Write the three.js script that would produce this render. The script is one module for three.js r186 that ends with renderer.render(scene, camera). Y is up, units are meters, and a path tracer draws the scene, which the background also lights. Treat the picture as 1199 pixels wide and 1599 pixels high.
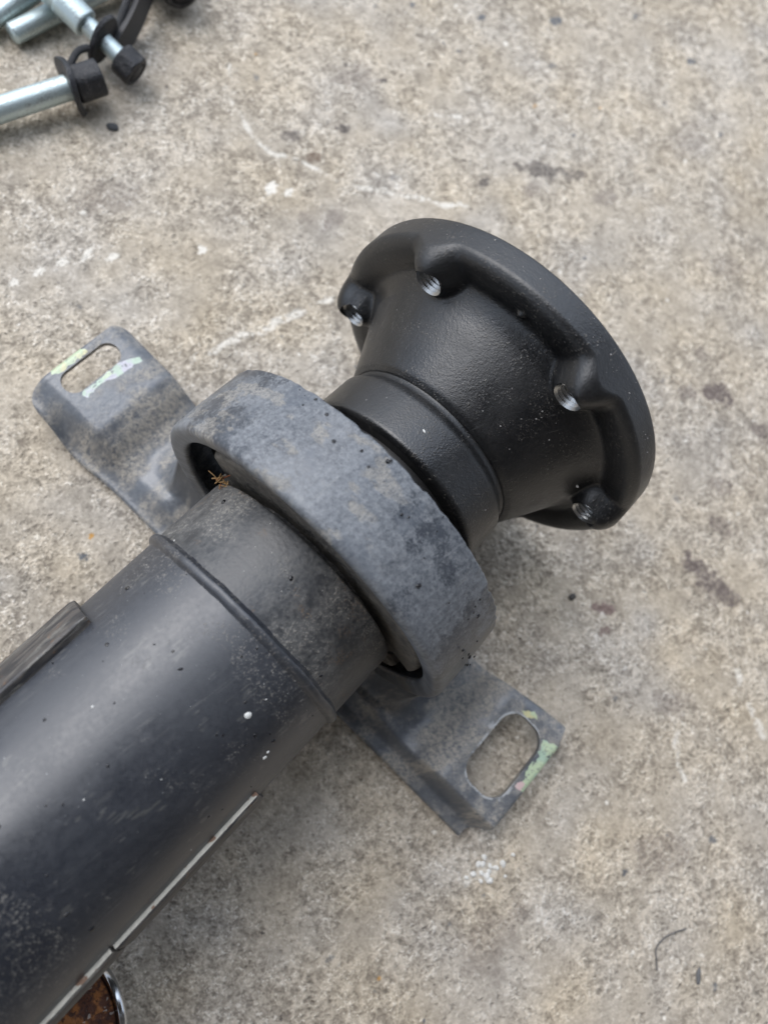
import * as THREE from 'three';
import { mergeGeometries, mergeVertices, toCreasedNormals } from 'three/addons/utils/BufferGeometryUtils.js';
import { Brush, Evaluator, SUBTRACTION } from 'three-bvh-csg';

// ---------------------------------------------------------------- camera, sky, sun, exposure
const AXIS = 0.064;                                   // height of the shaft axis above the ground
const scene = new THREE.Scene();
const camera = new THREE.PerspectiveCamera(67.4, 767 / 1024, 0.01, 50);
{
  const r = new THREE.Vector3(0.67410595, 0.22241511, 0.70435267);
  const u = new THREE.Vector3(0.67153131, 0.21259114, -0.70982442);
  const d = new THREE.Vector3(0.30761481, -0.95149174, 0.00604976);
  camera.position.set(-0.019087, 0.239332 + AXIS, 0.003421);
  camera.quaternion.setFromRotationMatrix(new THREE.Matrix4().makeBasis(r, u, d.clone().negate()));
  camera.focus = 0.232;
  camera.userData.fStop = 8.5;
}
const SUN = new THREE.Vector3(-0.04, 1.0, -0.80).normalize();
{
  const w = 256, h = 128, data = new Float32Array(w * h * 4), v = new THREE.Vector3();
  for (let j = 0; j < h; j++) for (let i = 0; i < w; i++) {
    const phi = (i + 0.5) / w * 2 * Math.PI - Math.PI, el = (j + 0.5) / h * Math.PI - Math.PI / 2;
    v.set(Math.cos(el) * Math.cos(phi), Math.sin(el), Math.cos(el) * Math.sin(phi));
    const s = Math.max(0, Math.sin(el)), c = Math.max(0, v.dot(SUN));
    let L = el > 0 ? (1 + 2 * s) / 3 : 0.22;
    if (el > 0) L *= 0.86 + 0.55 * Math.pow(c, 3);
    const k = (j * w + i) * 4;
    data[k] = L * 0.86; data[k + 1] = L * 0.97; data[k + 2] = L * 1.16; data[k + 3] = 1;
  }
  const t = new THREE.DataTexture(data, w, h, THREE.RGBAFormat, THREE.FloatType);
  t.mapping = THREE.EquirectangularReflectionMapping; t.magFilter = t.minFilter = THREE.LinearFilter; t.needsUpdate = true;
  scene.background = t; scene.environment = t;
  scene.environmentIntensity = 1; scene.backgroundIntensity = 1;
}
const sun = new THREE.DirectionalLight(0xfff6ec, 0.9);
sun.position.copy(SUN).multiplyScalar(2); sun.castShadow = true; sun.shadow.radius = 80;
Object.assign(sun.shadow.camera, { left: -0.5, right: 0.5, top: 0.5, bottom: -0.5, near: 0.1, far: 5 });
sun.shadow.mapSize.set(2048, 2048);
scene.add(sun);
const renderer = new THREE.WebGLRenderer({ antialias: true });
renderer.setSize(767, 1024);
renderer.toneMapping = THREE.LinearToneMapping;
renderer.toneMappingExposure = 1.95;
renderer.shadowMap.enabled = true;

// ---------------------------------------------------------------- noise and texture helpers
let seed = 12345;
const rnd = () => { seed |= 0; seed = seed + 0x6D2B79F5 | 0; let t = Math.imul(seed ^ seed >>> 15, 1 | seed); t = t + Math.imul(t ^ t >>> 7, 61 | t) ^ t; return ((t ^ t >>> 14) >>> 0) / 4294967296; };
const LAT = new Float32Array(65536); for (let i = 0; i < 65536; i++) LAT[i] = rnd();
function vn(x, y, o = 0) {
  const xi = Math.floor(x), yi = Math.floor(y); let fx = x - xi, fy = y - yi;
  fx = fx * fx * (3 - 2 * fx); fy = fy * fy * (3 - 2 * fy);
  const a = (xi + o * 37) & 255, b = (a + 1) & 255, c = ((yi + o * 91) & 255) << 8, d = ((yi + 1 + o * 91) & 255) << 8;
  const p = LAT[a + c], q = LAT[b + c], r = LAT[a + d], s = LAT[b + d];
  return p + (q - p) * fx + (r - p + (p - q - r + s) * fx) * fy;
}
function fbm(x, y, n = 4, o = 0) { let s = 0, a = 0.5, t = 0; for (let i = 0; i < n; i++) { s += a * vn(x, y, o + i); t += a; a *= 0.55; const q = 2.03 * (0.8 * x - 0.6 * y); y = 2.03 * (0.6 * x + 0.8 * y); x = q; } return s / t; }
const ss = (a, b, x) => { const t = Math.min(1, Math.max(0, (x - a) / (b - a))); return t * t * (3 - 2 * t); };
const lerp = (a, b, t) => a + (b - a) * t;
const clamp = (x, a = 0, b = 1) => Math.min(b, Math.max(a, x));
const toS = (c) => Math.round(255 * clamp(c <= 0.0031308 ? c * 12.92 : 1.055 * Math.pow(c, 1 / 2.4) - 0.055));
function texSet(w, h, fn, wrap = THREE.RepeatWrapping) {          // fn(i, j, out): out = [r, g, b (linear), roughness, height]
  const C = new Uint8Array(w * h * 4), Rr = new Uint8Array(w * h * 4), B = new Uint8Array(w * h * 4), o = [0, 0, 0, 0, 0];
  for (let j = 0; j < h; j++) for (let i = 0; i < w; i++) {
    fn(i, j, o); const k = (j * w + i) * 4;
    C[k] = toS(o[0]); C[k + 1] = toS(o[1]); C[k + 2] = toS(o[2]); C[k + 3] = 255;
    Rr[k] = Rr[k + 1] = Rr[k + 2] = Math.round(255 * clamp(o[3])); Rr[k + 3] = 255;
    B[k] = B[k + 1] = B[k + 2] = Math.round(255 * clamp(o[4])); B[k + 3] = 255;
  }
  const mk = (d, s) => { const t = new THREE.DataTexture(d, w, h, THREE.RGBAFormat); if (s) t.colorSpace = THREE.SRGBColorSpace; t.wrapS = t.wrapT = wrap; t.magFilter = THREE.LinearFilter; t.minFilter = THREE.LinearMipmapLinearFilter; t.generateMipmaps = true; t.needsUpdate = true; return t; };
  return { map: mk(C, true), roughnessMap: mk(Rr), bumpMap: mk(B) };
}
const segDist = (px, py, ax, ay, bx, by) => { const dx = bx - ax, dy = by - ay; const t = clamp(((px - ax) * dx + (py - ay) * dy) / (dx * dx + dy * dy)); return Math.hypot(px - ax - dx * t, py - ay - dy * t); };
const pathDist = (px, py, pts) => { let m = 1e9; for (let i = 1; i < pts.length; i++) m = Math.min(m, segDist(px, py, pts[i - 1][0], pts[i - 1][1], pts[i][0], pts[i][1])); return m; };
const inPoly = (x, y, P) => { let c = false; for (let i = 0, j = P.length - 1; i < P.length; j = i++) if ((P[i][1] > y) !== (P[j][1] > y) && x < (P[j][0] - P[i][0]) * (y - P[i][1]) / (P[j][1] - P[i][1]) + P[i][0]) c = !c; return c; };
const M = 0.001;

// ---------------------------------------------------------------- object helpers
const used = {};
function numbered(n) { const k = used[n] = (used[n] || 0) + 1; return k === 1 ? n : n + '_' + String(k - 1).padStart(3, '0'); }
function top(o, name, label, category, group) { o.name = numbered(name); o.userData = { label, category }; if (group) o.userData.group = group; scene.add(o); return o; }
function part(name, geo, mat, parent, label) { const m = new THREE.Mesh(geo, mat); m.name = name; m.castShadow = m.receiveShadow = true; if (label) m.userData.label = label; parent.add(m); return m; }

// ---------------------------------------------------------------- geometry helpers (millimetres in, shaft axis = local X)
function roundProfile(pts) {                                       // [x, r, cornerRadius]
  const out = [];
  pts.forEach((p, i) => {
    const rad = p[2] || 0;
    if (!rad || i === 0 || i === pts.length - 1) { out.push([p[0], p[1]]); return; }
    const a = pts[i - 1], b = pts[i + 1];
    let ux = a[0] - p[0], uy = a[1] - p[1], vx = b[0] - p[0], vy = b[1] - p[1];
    const lu = Math.hypot(ux, uy), lv = Math.hypot(vx, vy); ux /= lu; uy /= lu; vx /= lv; vy /= lv;
    const t = Math.min(rad, lu * 0.49, lv * 0.49), n = Math.max(4, Math.round(t * 2.5));
    for (let k = 0; k <= n; k++) { const s = k / n; out.push([p[0] + ux * t * (1 - s) ** 2 + vx * t * s * s, p[1] + uy * t * (1 - s) ** 2 + vy * t * s * s]); }
  });
  return out;
}
function subdivide(pts, step) { const o = [pts[0]]; for (let i = 1; i < pts.length; i++) { const a = pts[i - 1], b = pts[i], n = Math.max(1, Math.ceil(Math.hypot(b[0] - a[0], b[1] - a[1]) / step)); for (let k = 1; k <= n; k++) o.push([lerp(a[0], b[0], k / n), lerp(a[1], b[1], k / n)]); } return o; }
function smoothSeam(g, W, H) {                                     // same normals at the first and the last column
  const n = g.attributes.normal;
  for (let j = 0; j < H; j++) { const a = j * W, b = j * W + W - 1; const v = new THREE.Vector3(n.getX(a) + n.getX(b), n.getY(a) + n.getY(b), n.getZ(a) + n.getZ(b)).normalize(); n.setXYZ(a, v.x, v.y, v.z); n.setXYZ(b, v.x, v.y, v.z); }
}
function lathe(profile, seg = 180, warp, a0 = 0, a1 = Math.PI * 2, arc = false) {       // uv: u = metres round at the mean radius / one turn, v = metres along the profile's x
  let len = 0; const run = profile.map((q, j) => len += j ? Math.hypot(q[0] - profile[j - 1][0], q[1] - profile[j - 1][1]) : 0);
  const W = seg + 1, H = profile.length, P = new Float32Array(W * H * 3), U = new Float32Array(W * H * 2), I = [];
  for (let j = 0; j < H; j++) for (let i = 0; i < W; i++) {
    const th = lerp(a0, a1, i / seg); let [x, r] = profile[j];
    if (warp) [x, r] = warp(x, r, th, j);
    const k = j * W + i;
    P[k * 3] = x * M; P[k * 3 + 1] = r * Math.sin(th) * M; P[k * 3 + 2] = r * Math.cos(th) * M;
    U[k * 2] = th / (2 * Math.PI); U[k * 2 + 1] = (arc ? run[j] : profile[j][0]) * M;
  }
  for (let j = 0; j < H - 1; j++) for (let i = 0; i < seg; i++) { const a = j * W + i, b = a + 1, c = a + W, d = c + 1; I.push(a, c, b, b, c, d); }
  const g = new THREE.BufferGeometry(); g.setAttribute('position', new THREE.BufferAttribute(P, 3)); g.setAttribute('uv', new THREE.BufferAttribute(U, 2)); g.setIndex(I);
  g.computeVertexNormals(); if (a1 - a0 > 6.28) smoothSeam(g, W, H);
  return g;
}
function outward(g) {                                                 // turns the faces of a closed mesh outwards
  const p = g.attributes.position, i = g.index.array; let v = 0;
  for (let k = 0; k < i.length; k += 3) { const a = i[k], b = i[k + 1], c = i[k + 2]; v += p.getX(a) * (p.getY(b) * p.getZ(c) - p.getZ(b) * p.getY(c)) - p.getY(a) * (p.getX(b) * p.getZ(c) - p.getZ(b) * p.getX(c)) + p.getZ(a) * (p.getX(b) * p.getY(c) - p.getY(b) * p.getX(c)); }
  if (v < 0) for (let k = 0; k < i.length; k += 3) { const t = i[k + 1]; i[k + 1] = i[k + 2]; i[k + 2] = t; }
  g.computeVertexNormals(); return g;
}
function flip(g) { const i = g.index.array; for (let k = 0; k < i.length; k += 3) { const t = i[k + 1]; i[k + 1] = i[k + 2]; i[k + 2] = t; } g.computeVertexNormals(); return g; }

// ================================================================= THE GROUND
{
  const N = 2048, S = 640, X0 = -160, Z0 = -300;                    // one 0.64 m sheet of surface detail, in mm
  const px = S / N;
  const C = new Float32Array(N * N * 3), Hh = new Float32Array(N * N), Ro = new Float32Array(N * N);
  for (let j = 0; j < N; j++) for (let i = 0; i < N; i++) {
    const x = i * px, z = j * px, k = j * N + i;
    const big = fbm(x / 55, z / 55, 3, 1), mid = fbm(x / 13, z / 13, 4, 7);
    const g1 = fbm(x / 3.4, z / 3.4, 3, 11), g2 = fbm(x / 1.35, z / 1.35, 2, 19), g3 = fbm(x / 0.62, z / 0.62, 2, 23);
    const smooth = ss(0.50, 0.66, fbm(x / 17, z / 17, 4, 29));                        // trowelled patches with less grain showing
    const grain = lerp(1, 0.45, smooth);
    let h = 0.45 + grain * (0.45 * (g1 - 0.5) + 0.55 * (g2 - 0.5) + 0.35 * (g3 - 0.5)) + 0.2 * (mid - 0.5);
    const t = clamp(0.5 + grain * (0.95 * (g1 - 0.5) + 1.05 * (g2 - 0.5) + 1.0 * (g3 - 0.5)) + 0.36 * (mid - 0.5) + 0.36 * (big - 0.5));
    let r = lerp(0.250, 0.600, t), g = lerp(0.214, 0.523, t), b = lerp(0.168, 0.418, t);
    const sand = ss(0.62, 0.76, fbm(x / 0.85 + 7, z / 0.85, 2, 41)) * ss(0.36, 0.60, g1) * grain;   // pale grains
    r = lerp(r, 0.80, sand * 0.8); g = lerp(g, 0.73, sand * 0.8); b = lerp(b, 0.62, sand * 0.8); h += 0.12 * sand;
    const pit = ss(0.70, 0.82, fbm(x / 2.2, z / 2.2, 3, 51));                          // open pores
    const pv = 1 - 0.26 * pit; r *= pv; g *= pv; b *= pv; h -= 0.3 * pit;
    const warm = (fbm(x / 22, z / 22, 2, 61) - 0.5) * 0.16; r *= 1 + warm * 0.5; b *= 1 - warm;
    C[k * 3] = r; C[k * 3 + 1] = g; C[k * 3 + 2] = b; Hh[k] = h; Ro[k] = 0.92 - 0.12 * sand;
  }
  const blot = (cx, cz, rx, rz, rot, col, amt, edge = 0.5, o = 0) => {  // an uneven stain or mark
    const R = Math.max(rx, rz) * 1.9, ca = Math.cos(rot), sa = Math.sin(rot);
    const i0 = Math.max(0, Math.floor((cx - R - X0) / px)), i1 = Math.min(N - 1, Math.ceil((cx + R - X0) / px)), j0 = Math.max(0, Math.floor((cz - R - Z0) / px)), j1 = Math.min(N - 1, Math.ceil((cz + R - Z0) / px));
    for (let j = j0; j <= j1; j++) for (let i = i0; i <= i1; i++) {
      const x = X0 + i * px - cx, z = Z0 + j * px - cz, a = (x * ca + z * sa) / rx, b = (-x * sa + z * ca) / rz;
      const d = Math.hypot(a, b) + (fbm((x + cx) / (0.55 * Math.min(rx, rz)) + o, (z + cz) / (0.55 * Math.min(rx, rz)), 3, 71) - 0.5) * 1.3;
      const m = (1 - ss(1 - edge, 1, d)) * amt * (0.75 + 1.0 * vn((x + cx) / 1.1, (z + cz) / 1.1, 77)); if (m <= 0) continue;
      const k = (j * N + i) * 3, mm = clamp(m); for (let q = 0; q < 3; q++) C[k + q] = lerp(C[k + q], col[q], mm);
    }
  };
  const stroke = (pts, w, col, amt, o = 0) => {                     // a scratched, broken chalky line
    let x0 = 1e9, x1 = -1e9, z0 = 1e9, z1 = -1e9; for (const p of pts) { x0 = Math.min(x0, p[0]); x1 = Math.max(x1, p[0]); z0 = Math.min(z0, p[1]); z1 = Math.max(z1, p[1]); }
    for (let j = Math.floor((z0 - 8 - Z0) / px); j <= (z1 + 8 - Z0) / px; j++) for (let i = Math.floor((x0 - 8 - X0) / px); i <= (x1 + 8 - X0) / px; i++) {
      const x = X0 + i * px, z = Z0 + j * px, d = pathDist(x + 2.4 * (vn(x / 5, z / 5, 81) - 0.5), z + 2.4 * (vn(x / 5, z / 5, 83) - 0.5), pts);
      const brk = ss(0.44, 0.62, 0.42 * vn(x / 8 + o, z / 8, 85) + 0.33 * vn(x / 1.8 + o, z / 1.8, 87) + 0.25 * vn(x / 0.6, z / 0.6, 89));
      const m = clamp((1 - ss(w * 0.25, w, d)) * brk * amt * 0.95); if (m <= 0) continue;
      const k = (j * N + i) * 3; for (let q = 0; q < 3; q++) C[k + q] = lerp(C[k + q], col[q], m);
    }
  };
  const dirt = [0.115, 0.098, 0.085], oil = [0.15, 0.12, 0.105], red = [0.21, 0.15, 0.13], white = [0.76, 0.71, 0.62], grey = [0.13, 0.135, 0.14];
  blot(258, -60, 15, 6, 0.8, dirt, 0.62); blot(271, -46, 9, 4, 0.8, dirt, 0.5); blot(230, -72, 5, 3, 0.3, dirt, 0.6); blot(247, -55, 7, 4, 0.2, oil, 0.35); blot(275, -28, 9, 5, 0.4, oil, 0.35);
  blot(240, 78, 11, 6, 1.4, oil, 0.75); blot(228, 66, 7, 5, 1.0, oil, 0.4); blot(243, 108, 10, 6, 1.2, oil, 0.55); blot(250, 60, 6, 4, 1.2, oil, 0.4);
  blot(165, 128, 15, 8, 1.5, oil, 0.66); blot(166, 141, 9, 6, 1.1, oil, 0.6); blot(190, 118, 10, 5, 1.3, oil, 0.45); blot(205, 108, 8, 5, 1.3, oil, 0.35); blot(119, 102, 6.5, 3, 0.9, red, 0.8); blot(112, 108, 4, 2.2, 0.4, red, 0.55);
  blot(196, -133, 4, 3, 0.5, dirt, 0.7); blot(174, -131, 5, 3, 0.4, [0.2, 0.15, 0.11], 0.65); blot(173, -145, 6, 3.4, 0.4, dirt, 0.5); blot(158, -102, 8, 6, 0, oil, 0.35); blot(150, -112, 5, 4, 0, oil, 0.3);
  blot(332, -112, 5, 3, 0.3, grey, 0.85); blot(299, -136, 3, 2, 0.3, grey, 0.8); blot(380, -50, 4, 2.4, 0.3, grey, 0.75); blot(350, -120, 3, 2, 0.3, grey, 0.6); blot(310, -95, 3, 2, 0.3, grey, 0.5);
  blot(300, 40, 14, 8, 0.8, oil, 0.22); blot(60, 185, 16, 10, 0.8, oil, 0.25); blot(-10, 150, 18, 12, 0.2, oil, 0.24); blot(340, -20, 18, 10, 0.2, oil, 0.2); blot(110, 150, 12, 7, 0.9, oil, 0.3); blot(220, -150, 14, 8, 0.4, oil, 0.25); blot(90, -170, 16, 9, 0.4, oil, 0.22); blot(20, 95, 14, 10, 0.3, oil, 0.25); blot(180, -20, 12, 9, 0, oil, 0.22);
  for (let k = 0; k < 260; k++) { const s = 0.8 + 2.2 * rnd() ** 3; blot(X0 + rnd() * S, Z0 + rnd() * S, s, s * (0.5 + 0.5 * rnd()), rnd() * 3, rnd() < 0.5 ? grey : dirt, 0.35 + 0.4 * rnd(), 0.6, k); }
  for (let k = 0; k < 150; k++) { const s = 0.6 + 1.5 * rnd() ** 2; blot(X0 + rnd() * S, Z0 + rnd() * S, s, s * (0.5 + 0.5 * rnd()), rnd() * 3, white, 0.6 + 0.4 * rnd(), 0.6, k); }
  for (let k = 0; k < 14; k++) { const s = 0.7 + 1.0 * rnd(); blot(X0 + rnd() * S, Z0 + rnd() * S, s, s * 0.7, 0, [0.5, 0.27, 0.08], 0.7, 0.6, k); }
  stroke([[176, -188], [165, -176], [160, -155], [161, -142], [168, -133], [173, -117], [188, -98], [205, -77]], 1.7, white, 0.8);
  stroke([[188, -98], [205, -77], [214, -70]], 2.2, white, 1, 9);
  stroke([[66, -95], [95, -86], [112, -82], [131, -77]], 2.1, white, 0.8, 5); stroke([[68, -95], [100, -85]], 1.8, white, 0.75, 13);
  stroke([[146, 161], [137, 176], [130, 191]], 2.6, white, 0.8, 17); stroke([[102, 161], [97, 163], [92, 169], [90, 175]], 1.6, white, 0.9, 21); stroke([[238, -112], [247, -104]], 1.8, white, 0.9, 23);
  stroke([[300, 125], [310, 160]], 2.2, white, 0.6, 29);
  blot(147, -131, 5, 2.6, -0.3, white, 1.0, 0.5); blot(152, -125, 3, 2, 0, white, 0.85); blot(57, -158, 3.2, 2, 0.2, white, 0.9); blot(66, -155, 4.2, 2, -0.4, white, 0.95); blot(47, -161, 3, 2, 0, white, 0.8); blot(73, -148, 3.5, 2, 0.2, white, 0.8); blot(37, -163, 2.4, 2, 0, white, 0.7); blot(104, -128, 2.6, 2, 0, white, 0.85);
  blot(5, 131, 7, 4, 0.5, white, 0.4); blot(-2, 128, 3, 2, 0, white, 0.7);
  const { map, roughnessMap, bumpMap } = texSet(N, N, (i, j, o) => { const k = j * N + i; o[0] = C[k * 3]; o[1] = C[k * 3 + 1]; o[2] = C[k * 3 + 2]; o[3] = Ro[k]; o[4] = Hh[k]; }, THREE.MirroredRepeatWrapping);
  const mat = new THREE.MeshStandardMaterial({ map, roughnessMap, bumpMap, bumpScale: 0.0011, roughness: 1 });
  const g = new THREE.PlaneGeometry(8, 8, 1, 1); g.rotateX(-Math.PI / 2);
  const p = g.attributes.position, u = g.attributes.uv;
  for (let i = 0; i < p.count; i++) u.setXY(i, (p.getX(i) * 1000 - X0) / S, (p.getZ(i) * 1000 - Z0) / S);
  const ground = new THREE.Mesh(g, mat); ground.name = 'concrete_ground'; ground.receiveShadow = true; ground.userData = { kind: 'structure', label: 'worn tan concrete ground with pale grains and stains' }; scene.add(ground);
}

// ================================================================= UNSEEN ROOF out of view, stand-in for the dark mass the tube mirrors
{
  const roof = top(new THREE.Group(), 'unseen_standin_roof', 'unseen dark board roof and wall out of view, stand-in for the dark mass the tube mirrors', 'roof');
  roof.position.set(0, 0, -0.15); roof.rotation.y = -Math.atan2(0.5, 0.866);          // local x runs along the eaves, local +z goes in under the roof
  const board = new THREE.MeshStandardMaterial({ color: new THREE.Color().setRGB(0.075, 0.062, 0.052), roughness: 0.85 }), wallM = new THREE.MeshStandardMaterial({ color: new THREE.Color().setRGB(0.16, 0.145, 0.13), roughness: 0.9 });
  const bg = new THREE.BoxGeometry(4.4, 0.022, 0.146);
  for (let k = 0; k < 9; k++) { const b = part('unseen_roof_board', bg, board, roof); b.position.set(0, 1.5 + 0.03 * k, 0.075 + 0.15 * k); b.rotation.x = -0.19; }
  const rg = new THREE.BoxGeometry(0.06, 0.10, 1.36); for (let k = -2; k <= 2; k++) { const r = part('unseen_rafter', rg, board, roof); r.position.set(k * 1.0, 1.56, 0.67); r.rotation.x = -0.197; }
  const f = part('unseen_fascia', new THREE.BoxGeometry(4.4, 0.12, 0.025), board, roof); f.position.set(0, 1.48, -0.02);
  const w = part('wall', new THREE.BoxGeometry(4.4, 1.72, 0.12), wallM, roof); w.position.set(0, 0.86, 1.43);  // unseen as well, keeps the low side of the reflection dark
}

// ================================================================= MATERIALS OF THE SHAFT
const circ = (R) => 2 * Math.PI * R;
// painted tube and collar: u = one turn, v = 0.15 m along
function paintSet(w, h, R, L, f) {                                    // f(a (mm round), x (mm along), o)
  const s = texSet(w, h, (i, j, o) => f((i + 0.5) / w * circ(R), (j + 0.5) / h * L, o, i / w));
  for (const k in s) s[k].repeat.set(1, 1 / (L * M));
  return s;
}
const dustC = [0.30, 0.275, 0.235], paleC = [0.55, 0.53, 0.47];
function mix(o, c, t) { o[0] = lerp(o[0], c[0], t); o[1] = lerp(o[1], c[1], t); o[2] = lerp(o[2], c[2], t); }
const tubeTex = paintSet(1536, 1024, 37.5, 160, (a, x, o) => {
  const cloud = fbm(a / 26, x / 36, 4, 3), st = fbm(a / 1.6 + x / 14, x / 12, 3, 5), fine = fbm(a / 0.9, x / 0.9, 3, 9), sp = vn(a / 0.33, x / 0.33, 13), sp2 = vn(a / 0.33 + 71, x / 0.33 + 33, 14);
  o[0] = 0.019; o[1] = 0.022; o[2] = 0.029;
  const film = clamp(0.5 + 1.6 * (cloud - 0.5) + 0.7 * (st - 0.5) + 0.7 * (fine - 0.5)); mix(o, [0.11, 0.115, 0.125], film * 0.20);
  const xx = x > 80 ? x - 160 : x;                                     // 0 at the weld bead; the dirtier paint lies beside it
  const near = ss(0.46, 0.64, fbm(a / 12, x / 9, 4, 21) + 0.34 * (1 - clamp(-xx / 32)) - 0.20);
  const speck = ss(0.55, 0.95, 0.45 * sp + 0.35 * sp2 + 0.45 * (fine - 0.2)) * near; mix(o, dustC, speck * 0.5);
  const scr = ss(0.78, 0.92, vn(a / 0.4 + x * 0.3, x / 9, 27)) * ss(0.5, 0.75, fbm(a / 11, x / 11, 3, 29)); mix(o, paleC, scr * 0.07);
  const rub = ss(0.64, 0.72, fbm(a / 5, x / 7, 4, 31)) * ss(0.45, 0.8, vn(a / 0.5 + x * 0.2, x / 3, 32)); mix(o, [0.30, 0.29, 0.25], rub * 0.16);
  const pin = ss(0.965, 0.99, sp) * ss(0.5, 0.9, sp2); mix(o, [0.7, 0.7, 0.66], pin * 0.8);
  o[3] = 0.25 + 0.16 * cloud + 0.10 * film + 0.30 * speck + 0.06 * fine; o[4] = 0.45 + 0.10 * (fine - 0.5) + 0.25 * speck + 0.2 * pin;
});
const tubeMat = new THREE.MeshPhysicalMaterial({ ...tubeTex, roughness: 1, bumpScale: 0.00012, specularIntensity: 1, ior: 1.8 });
const collarTex = paintSet(1536, 256, 37, 40, (a, x, o) => {
  const cloud = fbm(a / 15, x / 13, 4, 43), fine = fbm(a / 0.9, x / 0.9, 3, 47), sp = vn(a / 0.33, x / 0.33, 49), sp2 = vn(a / 0.33 + 50, x / 0.33 + 17, 50), st = fbm(a / 2.2, x / 7, 3, 53);
  o[0] = 0.038; o[1] = 0.040; o[2] = 0.043;
  const d = clamp(0.5 + 1.5 * (cloud - 0.5) + 0.9 * (st - 0.5) + 1.1 * (fine - 0.5)); mix(o, [0.20, 0.195, 0.185], d * 0.52);
  const speck = ss(0.5, 0.95, 0.45 * sp + 0.4 * sp2 + 0.4 * (fine - 0.2)) * ss(0.34, 0.62, cloud); mix(o, [0.36, 0.335, 0.29], speck * 0.65);
  const scr = ss(0.84, 0.95, vn(a / 0.4 - x * 0.5, x / 8, 57)) * ss(0.5, 0.75, fbm(a / 10, x / 10, 3, 59)); mix(o, paleC, scr * 0.25);
  const pin = ss(0.95, 0.985, sp) * ss(0.4, 0.9, sp2); mix(o, [0.62, 0.6, 0.54], pin * 0.8);
  const rust = ss(0.66, 0.80, fbm(a / 6, x / 6, 4, 64)) * ss(0.4, 0.9, sp); mix(o, [0.20, 0.12, 0.06], rust * 0.35);
  o[3] = 0.42 + 0.16 * d + 0.2 * speck; o[4] = 0.4 + 0.25 * (fine - 0.5) + 0.3 * speck + 0.2 * pin;
});
const collarMat = new THREE.MeshPhysicalMaterial({ ...collarTex, roughness: 1, bumpScale: 0.0003, ior: 1.6 });
// bearing bracket band: u = one turn, v = 60 mm
const bandTex = paintSet(2048, 512, 57, 60, (a, x, o, u) => {
  const th = u * 360, cloud = fbm(a / 22, x / 13, 4, 101), fine = fbm(a / 0.9, x / 0.9, 3, 103), sp = vn(a / 0.3, x / 0.3, 107), brush = fbm(a / 0.8 + 0.25 * x, x / 12, 3, 109), patch = fbm(a / 8, x / 8, 4, 111);
  o[0] = 0.048; o[1] = 0.055; o[2] = 0.066;
  const palePatch = ss(0.40, 0.52, fbm(a / 13 + 2, x / 11, 6, 115) + 0.08 * (sp - 0.5) + 0.16 * (1 - clamp(Math.abs(th - 100) / 34)) - 0.10 * ss(124, 150, th));      // one large pale patch centred near the ring top, uneven edge
  const worn = clamp(0.12 + 0.46 * palePatch + 0.7 * (cloud - 0.5) + 0.45 * (brush - 0.5) + 0.9 * (fine - 0.5) + 0.55 * (sp - 0.5)); mix(o, [0.255, 0.27, 0.287], worn * 0.78);
  const clean = ss(0.60, 0.66, fbm(a / 9 + 0.3, x / 12, 4, 113)) * ss(60, 80, th) * (1 - ss(150, 160, th)); mix(o, [0.085, 0.098, 0.118], clean * 0.45);        // wiped, darker blue grey paint
  const mud = ss(0.55, 0.63, fbm(a / 9 + 0.4 * x / 10, x / 5, 5, 127)) * ss(70, 92, th) * (1 - ss(150, 168, th)); mix(o, [0.33, 0.30, 0.25], mud * clamp(0.15 + 0.55 * sp + 0.6 * (fine - 0.4)) * 0.8);
  const brown = ss(0.50, 0.68, fbm(a / 8, x / 8, 4, 129)) * (1 - ss(5, 40, th) + ss(335, 350, th)); mix(o, [0.12, 0.10, 0.078], clamp(brown) * 0.7 * clamp(0.3 + 1.1 * fine));
  const scr = ss(0.82, 0.95, vn(a / 0.4 + x * 0.12, x / 11, 131)) * ss(0.45, 0.7, fbm(a / 9, x / 9, 3, 133)); mix(o, paleC, scr * 0.22);
  const speck = ss(0.6, 0.95, 0.5 * fine + 0.5 * sp); mix(o, dustC, speck * 0.3);
  o[3] = 0.36 + 0.18 * worn + 0.2 * mud - 0.06 * clean; o[4] = 0.4 + 0.12 * (fine - 0.5) + 0.4 * mud * sp + 0.08 * (brush - 0.5);
});
const bandMat = new THREE.MeshPhysicalMaterial({ ...bandTex, roughness: 1, bumpScale: 0.00035, ior: 1.62 });
// black coated flange: u = one turn, v = 50 mm
const flangeTex = paintSet(1536, 512, 50, 60, (a, x, o) => {
  const cloud = fbm(a / 18, x / 18, 4, 141), fine = fbm(a / 0.9, x / 0.9, 3, 143), sp = vn(a / 0.3, x / 0.3, 147), sp2 = vn(a / 0.3 + 40, x / 0.3 + 90, 148);
  o[0] = 0.0065; o[1] = 0.007; o[2] = 0.008;
  const d = clamp(0.4 + 1.6 * (cloud - 0.5) + 1.0 * (fine - 0.5)); mix(o, [0.050, 0.047, 0.043], d * 0.18);
  const speck = ss(0.74, 0.97, sp) * ss(0.40, 0.62, fbm(a / 7, x / 7, 3, 149)); mix(o, [0.28, 0.25, 0.21], speck * 0.34);
  const scr = ss(0.90, 0.98, vn(a / 0.35 + x * 0.9, x / 7, 151)) * ss(0.55, 0.7, fbm(a / 9, x / 9, 3, 152)); mix(o, [0.16, 0.155, 0.15], scr * 0.4);
  const pin = ss(0.965, 0.99, sp) * ss(0.55, 0.9, sp2); mix(o, [0.6, 0.58, 0.52], pin * 0.75);
  o[3] = 0.24 + 0.20 * cloud + 0.12 * d + 0.25 * speck; o[4] = 0.4 + 0.22 * (fine - 0.5) + 0.25 * pin + 0.16 * (sp - 0.5) + 0.2 * speck;
});
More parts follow.
